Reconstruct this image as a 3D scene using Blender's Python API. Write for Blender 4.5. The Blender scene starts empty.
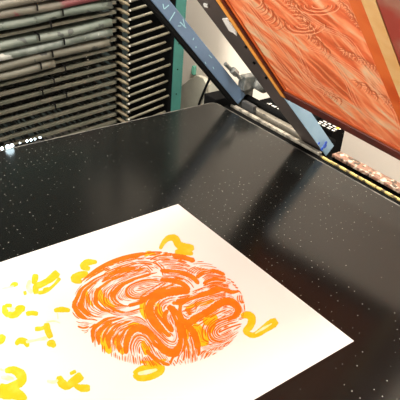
import bpy, bmesh, math, random
from mathutils import Vector, Matrix
random.seed(7)
C = bpy.context.scene.collection
sc = bpy.context.scene

# ------------------------------------------------------------------ camera
F = 614.8
XA = Vector((0.79611734, 0.26537245, -0.54385168))   # world x, y, z seen in camera axes
YA = Vector((-0.60107431, 0.45080573, -0.65991202))
ZA = Vector((0.07004899, 0.85226267, 0.51840282))
CAMZ = 1.6
cam = bpy.data.cameras.new('camera'); co = bpy.data.objects.new('camera', cam); C.objects.link(co)
cam.sensor_width = 36; cam.lens = F / 400 * 36; cam.clip_start = 0.02
rot = Matrix((XA, YA, ZA))
co.matrix_world = Matrix.Translation((0, 0, CAMZ)) @ rot.to_4x4()
sc.camera = co

def ray(px, py):
    v = Vector((px - 200, -(py - 200), -F)); return rot @ v
def on_z(px, py, z):
    r = ray(px, py); return Vector((0, 0, CAMZ)) + r * ((z - CAMZ) / r.z)
def on_x(px, py, x):
    r = ray(px, py); return Vector((0, 0, CAMZ)) + r * (x / r.x)
def on_y(px, py, y):
    r = ray(px, py); return Vector((0, 0, CAMZ)) + r * (y / r.y)

# ------------------------------------------------------------------ materials
def mat(name, col, rough=0.5, metal=0.0, coat=0.0, noise=None, bump=0.0, bscale=60, spec=0.5):
    m = bpy.data.materials.new(name); m.use_nodes = True
    nt = m.node_tree; b = nt.nodes['Principled BSDF']
    b.inputs['Base Color'].default_value = (*col, 1); b.inputs['Roughness'].default_value = rough
    b.inputs['Metallic'].default_value = metal; b.inputs['Coat Weight'].default_value = coat
    b.inputs['Specular IOR Level'].default_value = spec
    tc = nt.nodes.new('ShaderNodeTexCoord')
    if noise:      # noise = (scale, colour2, lo, hi[, colour3, scale3])
        n = nt.nodes.new('ShaderNodeTexNoise'); n.inputs['Scale'].default_value = noise[0]; n.inputs['Detail'].default_value = 5
        nt.links.new(tc.outputs['Object'], n.inputs['Vector'])
        r = nt.nodes.new('ShaderNodeMapRange'); r.inputs[1].default_value = noise[2]; r.inputs[2].default_value = noise[3]
        nt.links.new(n.outputs[0], r.inputs[0])
        mx = nt.nodes.new('ShaderNodeMix'); mx.data_type = 'RGBA'
        mx.inputs[6].default_value = (*col, 1); mx.inputs[7].default_value = (*noise[1], 1)
        nt.links.new(r.outputs[0], mx.inputs[0]); last = mx.outputs[2]
        if len(noise) > 4:
            n2 = nt.nodes.new('ShaderNodeTexNoise'); n2.inputs['Scale'].default_value = noise[5]; n2.inputs['Detail'].default_value = 4
            nt.links.new(tc.outputs['Object'], n2.inputs['Vector'])
            r2 = nt.nodes.new('ShaderNodeMapRange'); r2.inputs[1].default_value = noise[6]; r2.inputs[2].default_value = noise[6] + .03
            nt.links.new(n2.outputs[0], r2.inputs[0])
            mx2 = nt.nodes.new('ShaderNodeMix'); mx2.data_type = 'RGBA'
            nt.links.new(last, mx2.inputs[6]); mx2.inputs[7].default_value = (*noise[4], 1)
            nt.links.new(r2.outputs[0], mx2.inputs[0]); last = mx2.outputs[2]
        nt.links.new(last, b.inputs['Base Color'])
    if bump:
        n = nt.nodes.new('ShaderNodeTexNoise'); n.inputs['Scale'].default_value = bscale
        nt.links.new(tc.outputs['Object'], n.inputs['Vector'])
        bp = nt.nodes.new('ShaderNodeBump'); bp.inputs['Strength'].default_value = bump; bp.inputs['Distance'].default_value = .002
        nt.links.new(n.outputs[0], bp.inputs['Height']); nt.links.new(bp.outputs[0], b.inputs['Normal'])
    return m

def table_mat():
    m = mat('black_table', (0.006, 0.0075, 0.0065), 0.17, spec=.26)
    nt = m.node_tree; N = nt.nodes; L = nt.links; b = N['Principled BSDF']
    tc = N.new('ShaderNodeTexCoord')
    # worn roughness
    n = N.new('ShaderNodeTexNoise'); n.inputs['Scale'].default_value = 5; n.inputs['Detail'].default_value = 6
    L.new(tc.outputs['Object'], n.inputs[0])
    rr = N.new('ShaderNodeMapRange'); rr.inputs[3].default_value = .13; rr.inputs[4].default_value = .24
    L.new(n.outputs[0], rr.inputs[0]); L.new(rr.outputs[0], b.inputs['Roughness'])
    def dots(cell, radius, keep, seedoff, jitter=0.0):
        s = N.new('ShaderNodeVectorMath'); s.operation = 'MULTIPLY'; s.inputs[1].default_value = (1 / cell, 1 / cell, 0)
        L.new(tc.outputs['Object'], s.inputs[0])
        fl = N.new('ShaderNodeVectorMath'); fl.operation = 'FLOOR'; L.new(s.outputs[0], fl.inputs[0])
        fr = N.new('ShaderNodeVectorMath'); fr.operation = 'FRACTION'; L.new(s.outputs[0], fr.inputs[0])
        ad = N.new('ShaderNodeVectorMath'); ad.operation = 'ADD'; ad.inputs[1].default_value = (seedoff, seedoff, 0.5); L.new(fl.outputs[0], ad.inputs[0])
        wn = N.new('ShaderNodeTexWhiteNoise'); L.new(ad.outputs[0], wn.inputs['Vector'])
        ctr = N.new('ShaderNodeVectorMath'); ctr.operation = 'SCALE'; L.new(wn.outputs['Color'], ctr.inputs[0]); ctr.inputs['Scale'].default_value = jitter
        c2 = N.new('ShaderNodeVectorMath'); c2.operation = 'ADD'; L.new(ctr.outputs[0], c2.inputs[0]); o = .5 - jitter / 2; c2.inputs[1].default_value = (o, o, 0)
        c3 = N.new('ShaderNodeVectorMath'); c3.operation = 'MULTIPLY'; L.new(c2.outputs[0], c3.inputs[0]); c3.inputs[1].default_value = (1, 1, 0)
        d = N.new('ShaderNodeVectorMath'); d.operation = 'DISTANCE'; L.new(fr.outputs[0], d.inputs[0]); L.new(c3.outputs[0], d.inputs[1])
        a2 = N.new('ShaderNodeVectorMath'); a2.operation = 'ADD'; a2.inputs[1].default_value = (seedoff + 9.3, 3, 1.5); L.new(fl.outputs[0], a2.inputs[0])
        w2 = N.new('ShaderNodeTexWhiteNoise'); L.new(a2.outputs[0], w2.inputs['Vector'])
        # patches where lint has collected
        pn = N.new('ShaderNodeTexNoise'); pn.inputs['Scale'].default_value = 3.2; L.new(tc.outputs['Object'], pn.inputs[0])
        ks = N.new('ShaderNodeMapRange'); ks.inputs[1].default_value = .42; ks.inputs[2].default_value = .62; ks.inputs[3].default_value = keep * .3; ks.inputs[4].default_value = keep * 2.2
        L.new(pn.outputs[0], ks.inputs[0])
        k = N.new('ShaderNodeMath'); k.operation = 'LESS_THAN'; L.new(w2.outputs['Value'], k.inputs[0]); L.new(ks.outputs[0], k.inputs[1])
        rad = N.new('ShaderNodeMath'); rad.operation = 'MULTIPLY_ADD'; L.new(wn.outputs['Value'], rad.inputs[0]); rad.inputs[1].default_value = radius / cell * .9; rad.inputs[2].default_value = radius / cell * .45
        t = N.new('ShaderNodeMath'); t.operation = 'LESS_THAN'; L.new(d.outputs['Value'], t.inputs[0]); L.new(rad.outputs[0], t.inputs[1])
        mu = N.new('ShaderNodeMath'); mu.operation = 'MULTIPLY'; L.new(k.outputs[0], mu.inputs[0]); L.new(t.outputs[0], mu.inputs[1])
        return mu.outputs[0]
    a = dots(.0165, .00085, .27, 0, .12); c = dots(.06, .0012, .07, 5, .9); e = dots(.007, .0006, .007, 11, .9)
    m1 = N.new('ShaderNodeMath'); m1.operation = 'MAXIMUM'; L.new(a, m1.inputs[0]); L.new(c, m1.inputs[1])
    m2 = N.new('ShaderNodeMath'); m2.operation = 'MAXIMUM'; L.new(m1.outputs[0], m2.inputs[0]); L.new(e, m2.inputs[1])
    mx = N.new('ShaderNodeMix'); mx.data_type = 'RGBA'; L.new(m2.outputs[0], mx.inputs[0])
    mx.inputs[6].default_value = (0.006, 0.0065, 0.006, 1); mx.inputs[7].default_value = (.34, .33, .30, 1)
    L.new(mx.outputs[2], b.inputs['Base Color'])
    return m

def screen_mat():
    m = mat('inked_mesh', (0.8, 0.2, 0.06), 0.38)
    nt = m.node_tree; N = nt.nodes; L = nt.links; b = N['Principled BSDF']
    tc = N.new('ShaderNodeTexCoord')
    mp = N.new('ShaderNodeMapping'); mp.inputs['Scale'].default_value = (5.5, 17, 1)
    mp0 = N.new('ShaderNodeMapping'); mp0.inputs['Rotation'].default_value = (0, 0, math.radians(48))
    L.new(tc.outputs['Object'], mp0.inputs[0]); L.new(mp0.outputs[0], mp.inputs[0])
    n = N.new('ShaderNodeTexNoise'); n.inputs['Scale'].default_value = 1; n.inputs['Detail'].default_value = 4; n.inputs['Distortion'].default_value = 1.4
    L.new(mp.outputs[0], n.inputs[0])
    cr = N.new('ShaderNodeValToRGB'); e = cr.color_ramp.elements
    e[0].position = .32; e[0].color = (.52, .10, .030, 1); e[1].position = .64; e[1].color = (.72, .50, .30, 1)
    e.new(.44).color = (.72, .145, .05, 1); e.new(.54).color = (.86, .26, .105, 1)
    L.new(n.outputs[0], cr.inputs[0])
    w = N.new('ShaderNodeTexWave'); w.inputs['Scale'].default_value = 9; w.inputs['Distortion'].default_value = 9; w.inputs['Detail'].default_value = 2; w.inputs['Detail Scale'].default_value = .9
    mp2 = N.new('ShaderNodeMapping'); mp2.inputs['Rotation'].default_value = (0, 0, math.radians(-35)); L.new(tc.outputs['Object'], mp2.inputs[0]); L.new(mp2.outputs[0], w.inputs[0])
    r = N.new('ShaderNodeMapRange'); r.inputs[1].default_value = .70; r.inputs[2].default_value = 1.0; r.inputs[4].default_value = .45; L.new(w.outputs[0], r.inputs[0])
    mx = N.new('ShaderNodeMix'); mx.data_type = 'RGBA'; L.new(r.outputs[0], mx.inputs[0]); L.new(cr.outputs[0], mx.inputs[6]); mx.inputs[7].default_value = (.95, .42, .20, 1)
    L.new(mx.outputs[2], b.inputs['Base Color'])
    bp = N.new('ShaderNodeBump'); bp.inputs['Strength'].default_value = .25; bp.inputs['Distance'].default_value = .002
    L.new(w.outputs[0], bp.inputs['Height']); L.new(bp.outputs[0], b.inputs['Normal'])
    return m

M = dict(
    table=table_mat(), screen=screen_mat(),
    paper=mat('white_paper', (.81, .795, .77), .55),
    orange=mat('orange_ink', (.90, .16, .003), .5, noise=(55, (.86, .21, .006), .45, .7), spec=.15),
    yellow=mat('yellow_ink', (.90, .49, .006), .5, noise=(60, (.90, .60, .05), .48, .75), spec=.2),
    pale=mat('pale_yellow_ink', (.90, .78, .34), .5, noise=(70, (.88, .80, .55), .4, .6)),
    black=mat('black_painted_steel', (.004, .004, .004), .9, spec=.05),
    dark=mat('dark_steel', (.05, .05, .05), .45, .3),
    rail=mat('grey_rail', (.19, .17, .135), .5, .1, noise=(30, (.27, .245, .20), .45, .7, (.03, .03, .03), 80, .64)),
    trim=mat('worn_black_edge', (.10, .095, .08), .5, .2, noise=(30, (.03, .03, .028), .45, .6)),
    white_rail=mat('worn_rail', (.36, .33, .27), .4, .1, noise=(40, (.13, .12, .10), .45, .6)),
    blue=mat('blue_grey_enamel', (.075, .125, .205), .42, noise=(9, (.10, .16, .25), .4, .65, (.3, .55, .62), 75, .735)),
    lblue=mat('light_blue_enamel', (.30, .48, .64), .35, noise=(14, (.25, .42, .58), .4, .65, (.5, .65, .72), 70, .7)),
    brown=mat('brown_grey_enamel', (.080, .060, .054), .5, noise=(10, (.055, .044, .04), .35, .65, (.30, .28, .26), 38, .74)),
    steel=mat('galvanised_steel', (.085, .09, .085), .5, .2, noise=(60, (.16, .16, .15), .45, .6)),
    teal=mat('teal_enamel', (.016, .105, .092), .5, noise=(15, (.022, .13, .11), .4, .6)),
    slat=mat('grey_green_slat', (.080, .082, .060), .5, .1, noise=(25, (.115, .104, .078), .4, .68, (.06, .05, .035), 70, .66)),
    wire=mat('tray_wire', (.03, .028, .022), .5, .1),  # darker than the slats: shade inside the rack gaps is put into this colour
    rod=mat('grey_rod', (.15, .14, .098), .5, .1, noise=(40, (.10, .09, .062), .4, .6)),
    spring=mat('tan_spring', (.15, .125, .075), .5, .1, noise=(70, (.10, .075, .045), .45, .65)),
    cap=mat('white_cap', (.65, .63, .58), .5),
    wall=mat('cream_plaster', (.88, .80, .69), .8, noise=(3, (.85, .77, .66), .35, .65), bump=.2, bscale=90),
    wallb=mat('unlit_wall_tone', (.030, .045, .042), .8),  # dark colour carries the lack of light behind the rack
    floor=mat('concrete_floor', (.12, .11, .10), .7, noise=(6, (.09, .085, .08), .35, .65)),
    ceil=mat('ceiling_paint', (.6, .58, .54), .9),
    board=mat('cream_board', (.44, .42, .34), .6, noise=(12, (.38, .36, .29), .4, .6)),
    green=mat('green_tape', (.12, .38, .28), .5),
    wood=mat('inked_wood', (.72, .23, .045), .5, noise=(18, (.45, .075, .02), .38, .62)),
    redwood=mat('dark_red_wood', (.07, .013, .009), .5, noise=(16, (.16, .022, .010), .45, .7)),
    tan=mat('tan_tape', (.60, .34, .12), .5, noise=(14, (.66, .44, .20), .4, .65)),
    red=mat('red_stained_wood', (.28, .035, .022), .5, noise=(7, (.30, .15, .10), .5, .65)),
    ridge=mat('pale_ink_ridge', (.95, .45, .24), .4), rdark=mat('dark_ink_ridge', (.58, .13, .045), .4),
    smear=mat('paint_smeared_wood', (.20, .10, .065), .5, noise=(60, (.50, .42, .33), .52, .6, (.04, .03, .02), 75, .56)),
    yedge=mat('yellow_paint_edge', (.50, .38, .12), .5, noise=(60, (.08, .06, .03), .48, .56)),
    ypaint=mat('yellow_paint', (.75, .55, .06), .5), bluep=mat('blue_paint', (.03, .10, .55), .5),
    label=mat('label_white', (.75, .74, .70), .5),
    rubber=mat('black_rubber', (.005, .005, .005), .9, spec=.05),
    sheet=mat('grey_green_print', (.070, .088, .071), .6, noise=(11, (.105, .12, .097), .4, .65, (.03, .035, .03), 26, .62)),
    sheet2=mat('pink_red_print', (.080, .078, .058), .6, noise=(8, (.115, .10, .078), .4, .6, (.11, .025, .028), 9, .53)),
    sheet3=mat('pale_print', (.115, .135, .118), .5, noise=(22, (.070, .085, .070), .45, .6, (.34, .35, .32), 14, .62)),
    sheet4=mat('brown_grey_print', (.085, .082, .062), .6, noise=(11, (.11, .104, .078), .4, .65, (.03, .03, .025), 24, .62)),
)
def emit(name, col, s):
    m = bpy.data.materials.new(name); m.use_nodes = True; b = m.node_tree.nodes['Principled BSDF']
    b.inputs['Base Color'].default_value = (*col, 1)
    b.inputs['Emission Color'].default_value = (*col, 1); b.inputs['Emission Strength'].default_value = s
    return m
M['lamp'] = emit('lit_tube', (1, .95, .88), 6)
M['bead'] = emit('lit_bead', (.75, .93, 1), 14)

# ------------------------------------------------------------------ helpers
def link(name, bm, m, parent=None, smooth=False, bevel=0):
    me = bpy.data.meshes.new(name)
    bmesh.ops.recalc_face_normals(bm, faces=bm.faces)
    bm.to_mesh(me); bm.free()
    me.materials.append(M[m] if isinstance(m, str) else m)
    if smooth:
        for p in me.polygons: p.use_smooth = True
    o = bpy.data.objects.new(name, me); C.objects.link(o)
    if parent: o.parent = parent
    if bevel:
        b = o.modifiers.new('bevel', 'BEVEL'); b.width = bevel; b.segments = 2; b.limit_method = 'ANGLE'
    return o
def thing(name, label, cat, loc=(0, 0, 0), group=None, rotm=None):
    o = bpy.data.objects.new(name, None); C.objects.link(o)
    if rotm is not None: o.matrix_world = rotm
    else: o.location = loc
    o['label'] = label; o['category'] = cat
    if group: o['group'] = group
    o.empty_display_size = .05
    return o
def tag(o, label, cat, group=None):
    o['label'] = label; o['category'] = cat
    if group: o['group'] = group
    return o
def box(bm, x0, x1, y0, y1, z0, z1, mx=None):
    v = [Vector((x, y, z)) for x in (x0, x1) for y in (y0, y1) for z in (z0, z1)]
    if mx is not None: v = [mx @ p for p in v]
    v = [bm.verts.new(p) for p in v]
    for f in ((0, 1, 3, 2), (4, 6, 7, 5), (0, 4, 5, 1), (2, 3, 7, 6), (0, 2, 6, 4), (1, 5, 7, 3)):
        bm.faces.new([v[i] for i in f])
def bx(*a, mx=None):
    bm = bmesh.new(); box(bm, *a, mx=mx); return bm
def tube(bm, pts, r, seg=8, cap=True):
    pts = [Vector(p) for p in pts]; rings = []
    rs = r if isinstance(r, (list, tuple)) else [r] * len(pts)
    t0 = (pts[1] - pts[0]).normalized(); up = Vector((0, 0, 1)) if abs(t0.z) < .9 else Vector((1, 0, 0))
    a = t0.cross(up).normalized()
    for i, p in enumerate(pts):
        t = (pts[min(i + 1, len(pts) - 1)] - pts[max(i - 1, 0)]).normalized()
        a = (a - t * a.dot(t)).normalized(); b = t.cross(a)
        rings.append([bm.verts.new(p + (a * math.cos(2 * math.pi * k / seg) + b * math.sin(2 * math.pi * k / seg)) * rs[i]) for k in range(seg)])
    for i in range(len(rings) - 1):
        for k in range(seg):
            bm.faces.new([rings[i][k], rings[i][(k + 1) % seg], rings[i + 1][(k + 1) % seg], rings[i + 1][k]])
    if cap:
        bm.faces.new(rings[0][::-1]); bm.faces.new(rings[-1])
    return bm
def cyl(bm, p0, p1, r, seg=12): return tube(bm, [p0, p1], r, seg)
def prism(bm, poly, ext):      # poly: list of Vector, ext: extrusion vector
    a = [bm.verts.new(p) for p in poly]; b = [bm.verts.new(Vector(p) + ext) for p in poly]
    bm.faces.new(a); bm.faces.new(b[::-1]); n = len(a)
    for i in range(n): bm.faces.new([a[i], a[(i + 1) % n], b[(i + 1) % n], b[i]])
    return bm
def struct(name, bm, m):
    o = link(name, bm, m); o['kind'] = 'structure'; return o

# ------------------------------------------------------------------ room
T = 0.85                      # table top height
struct('floor', bx(-3, 2.2, -2.5, 3.2, -.1, 0), 'floor')
struct('wall_right', bx(1.62, 1.72, -2.5, 3.2, 0, 2.9), 'wall')
struct('wall_back', bx(-3, 1.62, 3.1, 3.2, 0, 2.9), 'wallb')
struct('wall_left', bx(-3.1, -3, -2.5, 3.2, 0, 2.9), 'wall')
struct('ceiling', bx(-3.1, 1.72, -2.5, 3.2, 2.9, 3.0), 'ceil')
struct('baseboard_right', bx(1.605, 1.62, -2.5, 3.1, 0, .1), 'dark')

# ------------------------------------------------------------------ press
press = thing('screen_printing_press', 'black-topped screen printing table with raised blue-grey lift arms and hinge rails', 'printing press', (.52, .8, 0))
PO = Vector((.52, .8, 0))
def P(name, bm, m, smooth=False, bevel=0, parent=None):
    bmesh.ops.translate(bm, verts=bm.verts, vec=-PO)
    return link(name, bm, m, parent or press, smooth, bevel)
# bed with a rounded far corner
def bed_outline(x0, x1, y0, y1, r):
    pts = [Vector((x0, y0)), Vector((x1, y0))]
    for k in range(7):
        a = math.pi / 2 * k / 6; pts.append(Vector((x1 - r + r * math.cos(a), y1 - r + r * math.sin(a))))
    pts.append(Vector((x0, y1))); return pts
TX0, TX1, TY0, TY1 = -.22, 1.19, .16, 1.413
bm = bmesh.new(); prism(bm, [Vector((p.x, p.y, T)) for p in bed_outline(TX0, TX1, TY0, TY1, .022)], Vector((0, 0, -.05)))
P('table_bed', bm, 'table', bevel=.0015)
bm = bmesh.new()
ol = bed_outline(TX0 - .003, TX1 + .003, TY0 - .003, TY1 + .003, .024)
tube(bm, [Vector((p.x, p.y, T - .0035)) for p in ol[1:]], .0032, 8)
P('edge_trim', bm, 'trim')
P('under_frame', bx(TX0 + .06, TX1 - .05, TY0 + .06, TY1 - .05, T - .16, T - .05), 'dark')
for x in (TX0 + .09, TX1 - .08):
    for y in (TY0 + .09, TY1 - .08):
        P('leg', bx(x - .03, x + .03, y - .03, y + .03, 0, T - .16), 'dark', bevel=.004)
# hinge side: black channel, thin worn rail, grey rail, smeared ledge
P('black_channel', bx(1.1935, 1.31, .16, 1.40, T - .075, T - .03), 'black')
P('channel_lip', bx(1.1945, 1.222, .16, 1.385, T - .03, T - .006), 'black')
bm = bmesh.new(); box(bm, 1.224, 1.237, .985, 1.372, T - .03, T + .001)
P('worn_rail', bm, 'white_rail', bevel=.0015)
bm = bmesh.new(); box(bm, 1.217, 1.2245, .16, .975, T - .03, T - .001)
P('yellow_edged_rail', bm, 'yedge', bevel=.0015)
P('grey_rail', bx(1.262, 1.322, 1.03, 1.34, T - .03, T + .004), 'rail', bevel=.002)
P('side_ledge', bx(1.256, 1.290, .16, .965, T - .010, T - .001), 'smear', bevel=.001)
P('ledge_base', bx(1.258, 1.300, .16, .962, T - .03, T - .0101), 'black')
# arms
TH = math.radians(46)
d = Vector((-math.cos(TH), 0, math.sin(TH))); n = Vector((math.sin(TH), 0, math.cos(TH)))
H = Vector((1.25, 0, CAMZ - .758))
def arm_mx(y): return Matrix((( d.x, 0, n.x, H.x), (0, 1, 0, y), (d.z, 0, n.z, H.z), (0, 0, 0, 1)))
A2 = arm_mx(.990)
bm = bmesh.new(); box(bm, -.012, 1.05, 0, .088, 0.003, .034, mx=A2)
arm2 = P('lift_arm', bm, 'brown', bevel=.002)
bm = bmesh.new(); box(bm, -.014, .292, -.003, .0, 0.0, .036, mx=A2)
P('light_blue_side_plate', bm, 'lblue', parent=press)['label'] = 'light blue side plate'
bm = bmesh.new()
for (px, py, r) in ((325, 146, .007), (322, 149, .005), (319, 143.5, .004), (326, 143, .005)):
    q = on_y(px, py, .979); tube(bm, [q + Vector((0, .001, 0)), q + Vector((0, -.0005, 0))], r, 9)
P('blue_paint_blot', bm, 'bluep')
# light labels / chips stuck on underside of near arm
bm = bmesh.new()
c = H.dot(n)
def on_under(px, py, off=-.001):
    r = ray(px, py); o0 = Vector((0, 0, CAMZ)); cc = Vector((H.x, 0, H.z)).dot(n) + off
    return o0 + r * ((cc - o0.dot(n)) / r.dot(n))
poly = [on_under(*p) for p in ((222, 19), (227, 19), (236, 33), (237, 36), (233, 33), (229, 31))]
prism(bm, poly, n * .003)
P('pale_tape_scrap', bm, 'label'); bm = bmesh.new()
poly = [on_under(*p) for p in ((203, 4), (207, 5), (208, 8), (204, 7))]
prism(bm, poly, n * .003)
P('pale_tape_scrap', bm, 'label')
bm = bmesh.new()
for (px, py) in ((254, 63), (246, 47), (231, 21), (266, 78)):
    q = on_under(px, py); bm = bmesh.new(); cyl(bm, q + n * .002, q - n * .002, .0035, 10)
    P('screw_head', bm, 'rubber')
A1 = arm_mx(1.357)
bm = bmesh.new(); box(bm, .012, 1.05, 0, .014, .002, .041, mx=A1)
P('lift_arm', bm, 'blue', bevel=.0015)
bm = bmesh.new(); box(bm, .0, 1.05, .001, .024, -.009, .0019, mx=A1)
P('arm_underside', bm, 'rubber')  # matt black strip drawn as the far arm's dark underside
# paint flecks on the far arm
M['fleck'] = mat('aqua_fleck', (.28, .50, .56), .5)
bm = bmesh.new()
for (px, py, qx, qy, w) in ((163, 4, 164, 9, 1), (164.5, 9, 169, 5, 1), (169.5, 21, 175, 12, 1), (180, 22, 186, 28, 1), (183, 19, 185, 27, .8), (178, 26, 181, 26, .8), (193, 40, 194, 38, 1.1), (195.5, 47.5, 196.5, 47, 1.4), (209, 55, 212, 58, .8), (205, 62, 206, 64, .7), (213, 67, 214, 69, .7)):
    a = on_y(px, py, 1.3563); b = on_y(qx, qy, 1.3563); t = (b - a).normalized(); s = t.cross(Vector((0, 1, 0))) * w * .0013
    bm = bmesh.new(); prism(bm, [a - s, b - s, b + s, a + s], Vector((0, .0005, 0)))
    P('paint_fleck', bm, M['fleck'])
# pivot gear near the far arm's foot
def Y(px, py, y): return on_y(px, py, y)
bm = bmesh.new(); cyl(bm, (1.29, .995, T + .012), (1.29, 1.395, T + .012), .011, 14)
P('hinge_shaft', bm, 'rubber', True)
for y in (1.372,):
    P('pivot_block', bx(1.255, 1.318, y, y + .03, T - .03, T + .045), 'steel', bevel=.004)
bm = bmesh.new()
q = Y(262, 86, 1.33); cyl(bm, q + Vector((-.028, 0, .014)), q + Vector((.012, 0, -.010)), .017, 16)
P('pivot_barrel', bm, 'steel', True)
bm = bmesh.new()
q = Y(235, 73, 1.345); cyl(bm, q + Vector((-.012, .0, .012)), q + Vector((.006, 0, -.004)), .011, 6); cyl(bm, q + Vector((.004, 0, -.002)), q + Vector((.025, 0, -.022)), .006, 10)
P('adjusting_bolt', bm, 'steel')
bm = bmesh.new()
q = Y(228, 67, 1.352); cyl(bm, q + Vector((-.012, .0, .012)), q + Vector((.03, 0, -.026)), .006, 10)
P('adjusting_bolt', bm, 'steel')
bm = bmesh.new(); q = Y(250, 80, 1.35); box(bm, q.x - .03, q.x + .03, 1.34, 1.372, q.z - .03, q.z + .016, mx=None)
P('pivot_bracket', bm, 'steel', bevel=.004)
P('shade_block', bx(1.20, 1.31, 1.418, 1.48, T - .14, T + .004), 'rubber', bevel=.003)  # black box added to fill in the dark shade by the far arm's foot
P('pivot_bracket', bx(1.245, 1.262, 1.29, 1.345, T - .03, T + .02), 'dark', bevel=.003)
# motor-like black box with white markings behind the grey rail
def sub(name, bm, m, par, bevel=0, smooth=False):
    bmesh.ops.translate(bm, verts=bm.verts, vec=-Vector(par.location)); return link(name, bm, m, par, smooth, bevel)
ctl = P('control_box', bx(1.345, 1.45, 1.17, 1.37, T - .16, T - .005), 'black', bevel=.004)
P('box_bracket', bx(1.29, 1.346, 1.24, 1.30, T - .10, T - .05), 'black')
for (px, py, h) in ((266, 104, 3), (269, 104, 5), (271.5, 106, 5), (274, 107, 6), (276.5, 109, 4), (279, 111, 4)):
    a = on_z(px, py, T - .0045); P('white_marking', bx(max(a.x - .006, 1.346), a.x + .010, a.y - .004, a.y + .003, T - .005, T - .004), 'label', parent=ctl)
q = on_z(281, 116, T + .003)
P('yellow_cap', bx(q.x, q.x + .02, q.y - .012, q.y + .012, T - .005, T + .006), 'ypaint', parent=ctl)
jar = thing('label_box', 'black box with white lettering and yellow corner behind light blue arm', 'box', (1.40, 1.02, 0))
q0 = on_z(329, 125, T - .01)
sub('case', bx(q0.x - .028, q0.x + .035, q0.y - .038, q0.y + .045, 0, T - .01), 'rubber', jar, .003)
for k in range(4):
    for j in range(4):
        x = q0.x - .022 + k * .013; y = q0.y + .030 - j * .020 + (k % 2) * .004
        sub('white_letter', bx(x, x + .0055, y - .013 + .002 * (j % 2), y, T - .0099, T - .0092), 'label', jar)
sub('yellow_corner', bx(q0.x + .0, q0.x + .03, q0.y - .037, q0.y - .027, T - .0099, T - .0085), 'ypaint', jar)
bm = bmesh.new(); q1 = on_x(318, 118, 1.43); box(bm, 1.47, 1.49, q1.y - .014, q1.y + .014, 0, q1.z + .10)
o = link('wooden_stick', bm, mat('orange_brown_wood', (.42, .19, .05), .6, noise=(20, (.30, .13, .04), .4, .6)), None, False, .002)
tag(o, 'orange-brown wooden batten standing behind the light blue arm', 'batten')

# ------------------------------------------------------------------ silk screen under the arms
th5 = math.radians(3.4)
org = H + d * .297 + Vector((0, .9855, 0)) - n * .006
ax_a = Vector((0, -math.cos(th5), 0)) - d * math.sin(th5)
ax_b = Vector((0, -math.sin(th5), 0)) + d * math.cos(th5)
SM = Matrix(((ax_a.x, ax_b.x, n.x, org.x), (ax_a.y, ax_b.y, n.y, org.y), (ax_a.z, ax_b.z, n.z, org.z), (0, 0, 0, 1)))
# local x along the bottom bar, y up the screen, z away from the print side
scr = thing('silk_screen', 'orange-inked silk screen held raised above the table by the lift arms', 'silk screen', rotm=SM)
W_, H_ = .52, .86
def S(name, bm, m, bevel=0, parent=None):
    for v in bm.verts:
        if v.co.y < .08: v.co.y -= .034 * v.co.x          # the old frame is a little out of square
    return link(name, bm, m, parent or scr, False, bevel)
M['margin'] = mat('red_orange_smear', (.50, .075, .012), .45, noise=(9, (.62, .13, .025), .4, .6))
S('frame_bar', bx(0, .030, 0, H_, 0, .035), 'redwood', .002)
S('frame_bar', bx(.424, W_, 0, H_, 0, .035), 'red', .002)
S('frame_bar', bx(.030, .424, 0, .042, 0, .035), 'redwood', .002)
S('frame_bar', bx(.030, .424, H_ - .035, H_, 0, .035), 'redwood', .002)
S('tape_strip', bx(.426, .453, .02, H_ - .03, -.002, 0), 'tan', .0006)
S('tape_strip', bx(.009, .024, .012, H_ - .03, -.003, 0), mat('orange_yellow_tape', (.80, .33, .06), .45), .001)
S('mesh', bx(.024, .43, .030, H_ - .02, .006, .008), 'screen')
S('ink_margin', bx(.392, .424, .036, H_ - .035, .004, .0058), 'margin', .0008)
S('ink_margin', bx(.030, .040, .036, H_ - .035, .004, .0058), 'margin', .0008)
S('ink_margin', bx(.040, .392, .042, .054, .004, .0058), 'margin', .0008)
inv = SM.inverted()
zs_ = [.0056]
def scr_pt(px, py):
    zs_[0] -= 3e-7; z = zs_[0]
    o0 = inv @ Vector((0, 0, CAMZ)); r = inv.to_3x3() @ ray(px, py)
    return o0 + r * ((z - o0.z) / r.z)

def catmull(pts, m=8):
    out = []; n_ = len(pts)
    for i in range(n_ - 1):
        p0 = pts[max(i - 1, 0)]; p1 = pts[i]; p2 = pts[i + 1]; p3 = pts[min(i + 2, n_ - 1)]
        for k in range(m):
            t = k / m
            out.append(tuple(.5 * ((2 * p1[j]) + (-p0[j] + p2[j]) * t + (2 * p0[j] - 5 * p1[j] + 4 * p2[j] - p3[j]) * t * t + (-p0[j] + 3 * p1[j] - 3 * p2[j] + p3[j]) * t ** 3) for j in range(len(p1))))
    out.append(tuple(pts[-1])); return out
def resample(pts, k):
    L_ = [0]
    for a, b in zip(pts, pts[1:]): L_.append(L_[-1] + math.hypot(b[0] - a[0], b[1] - a[1]))
    out = []; j = 0
    for i in range(k):
        s = L_[-1] * i / (k - 1)
        while j < len(L_) - 2 and L_[j + 1] < s: j += 1
        t = (s - L_[j]) / max(1e-9, L_[j + 1] - L_[j]); out.append(tuple(pts[j][q] * (1 - t) + pts[j + 1][q] * t for q in range(len(pts[0]))))
    return out

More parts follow.
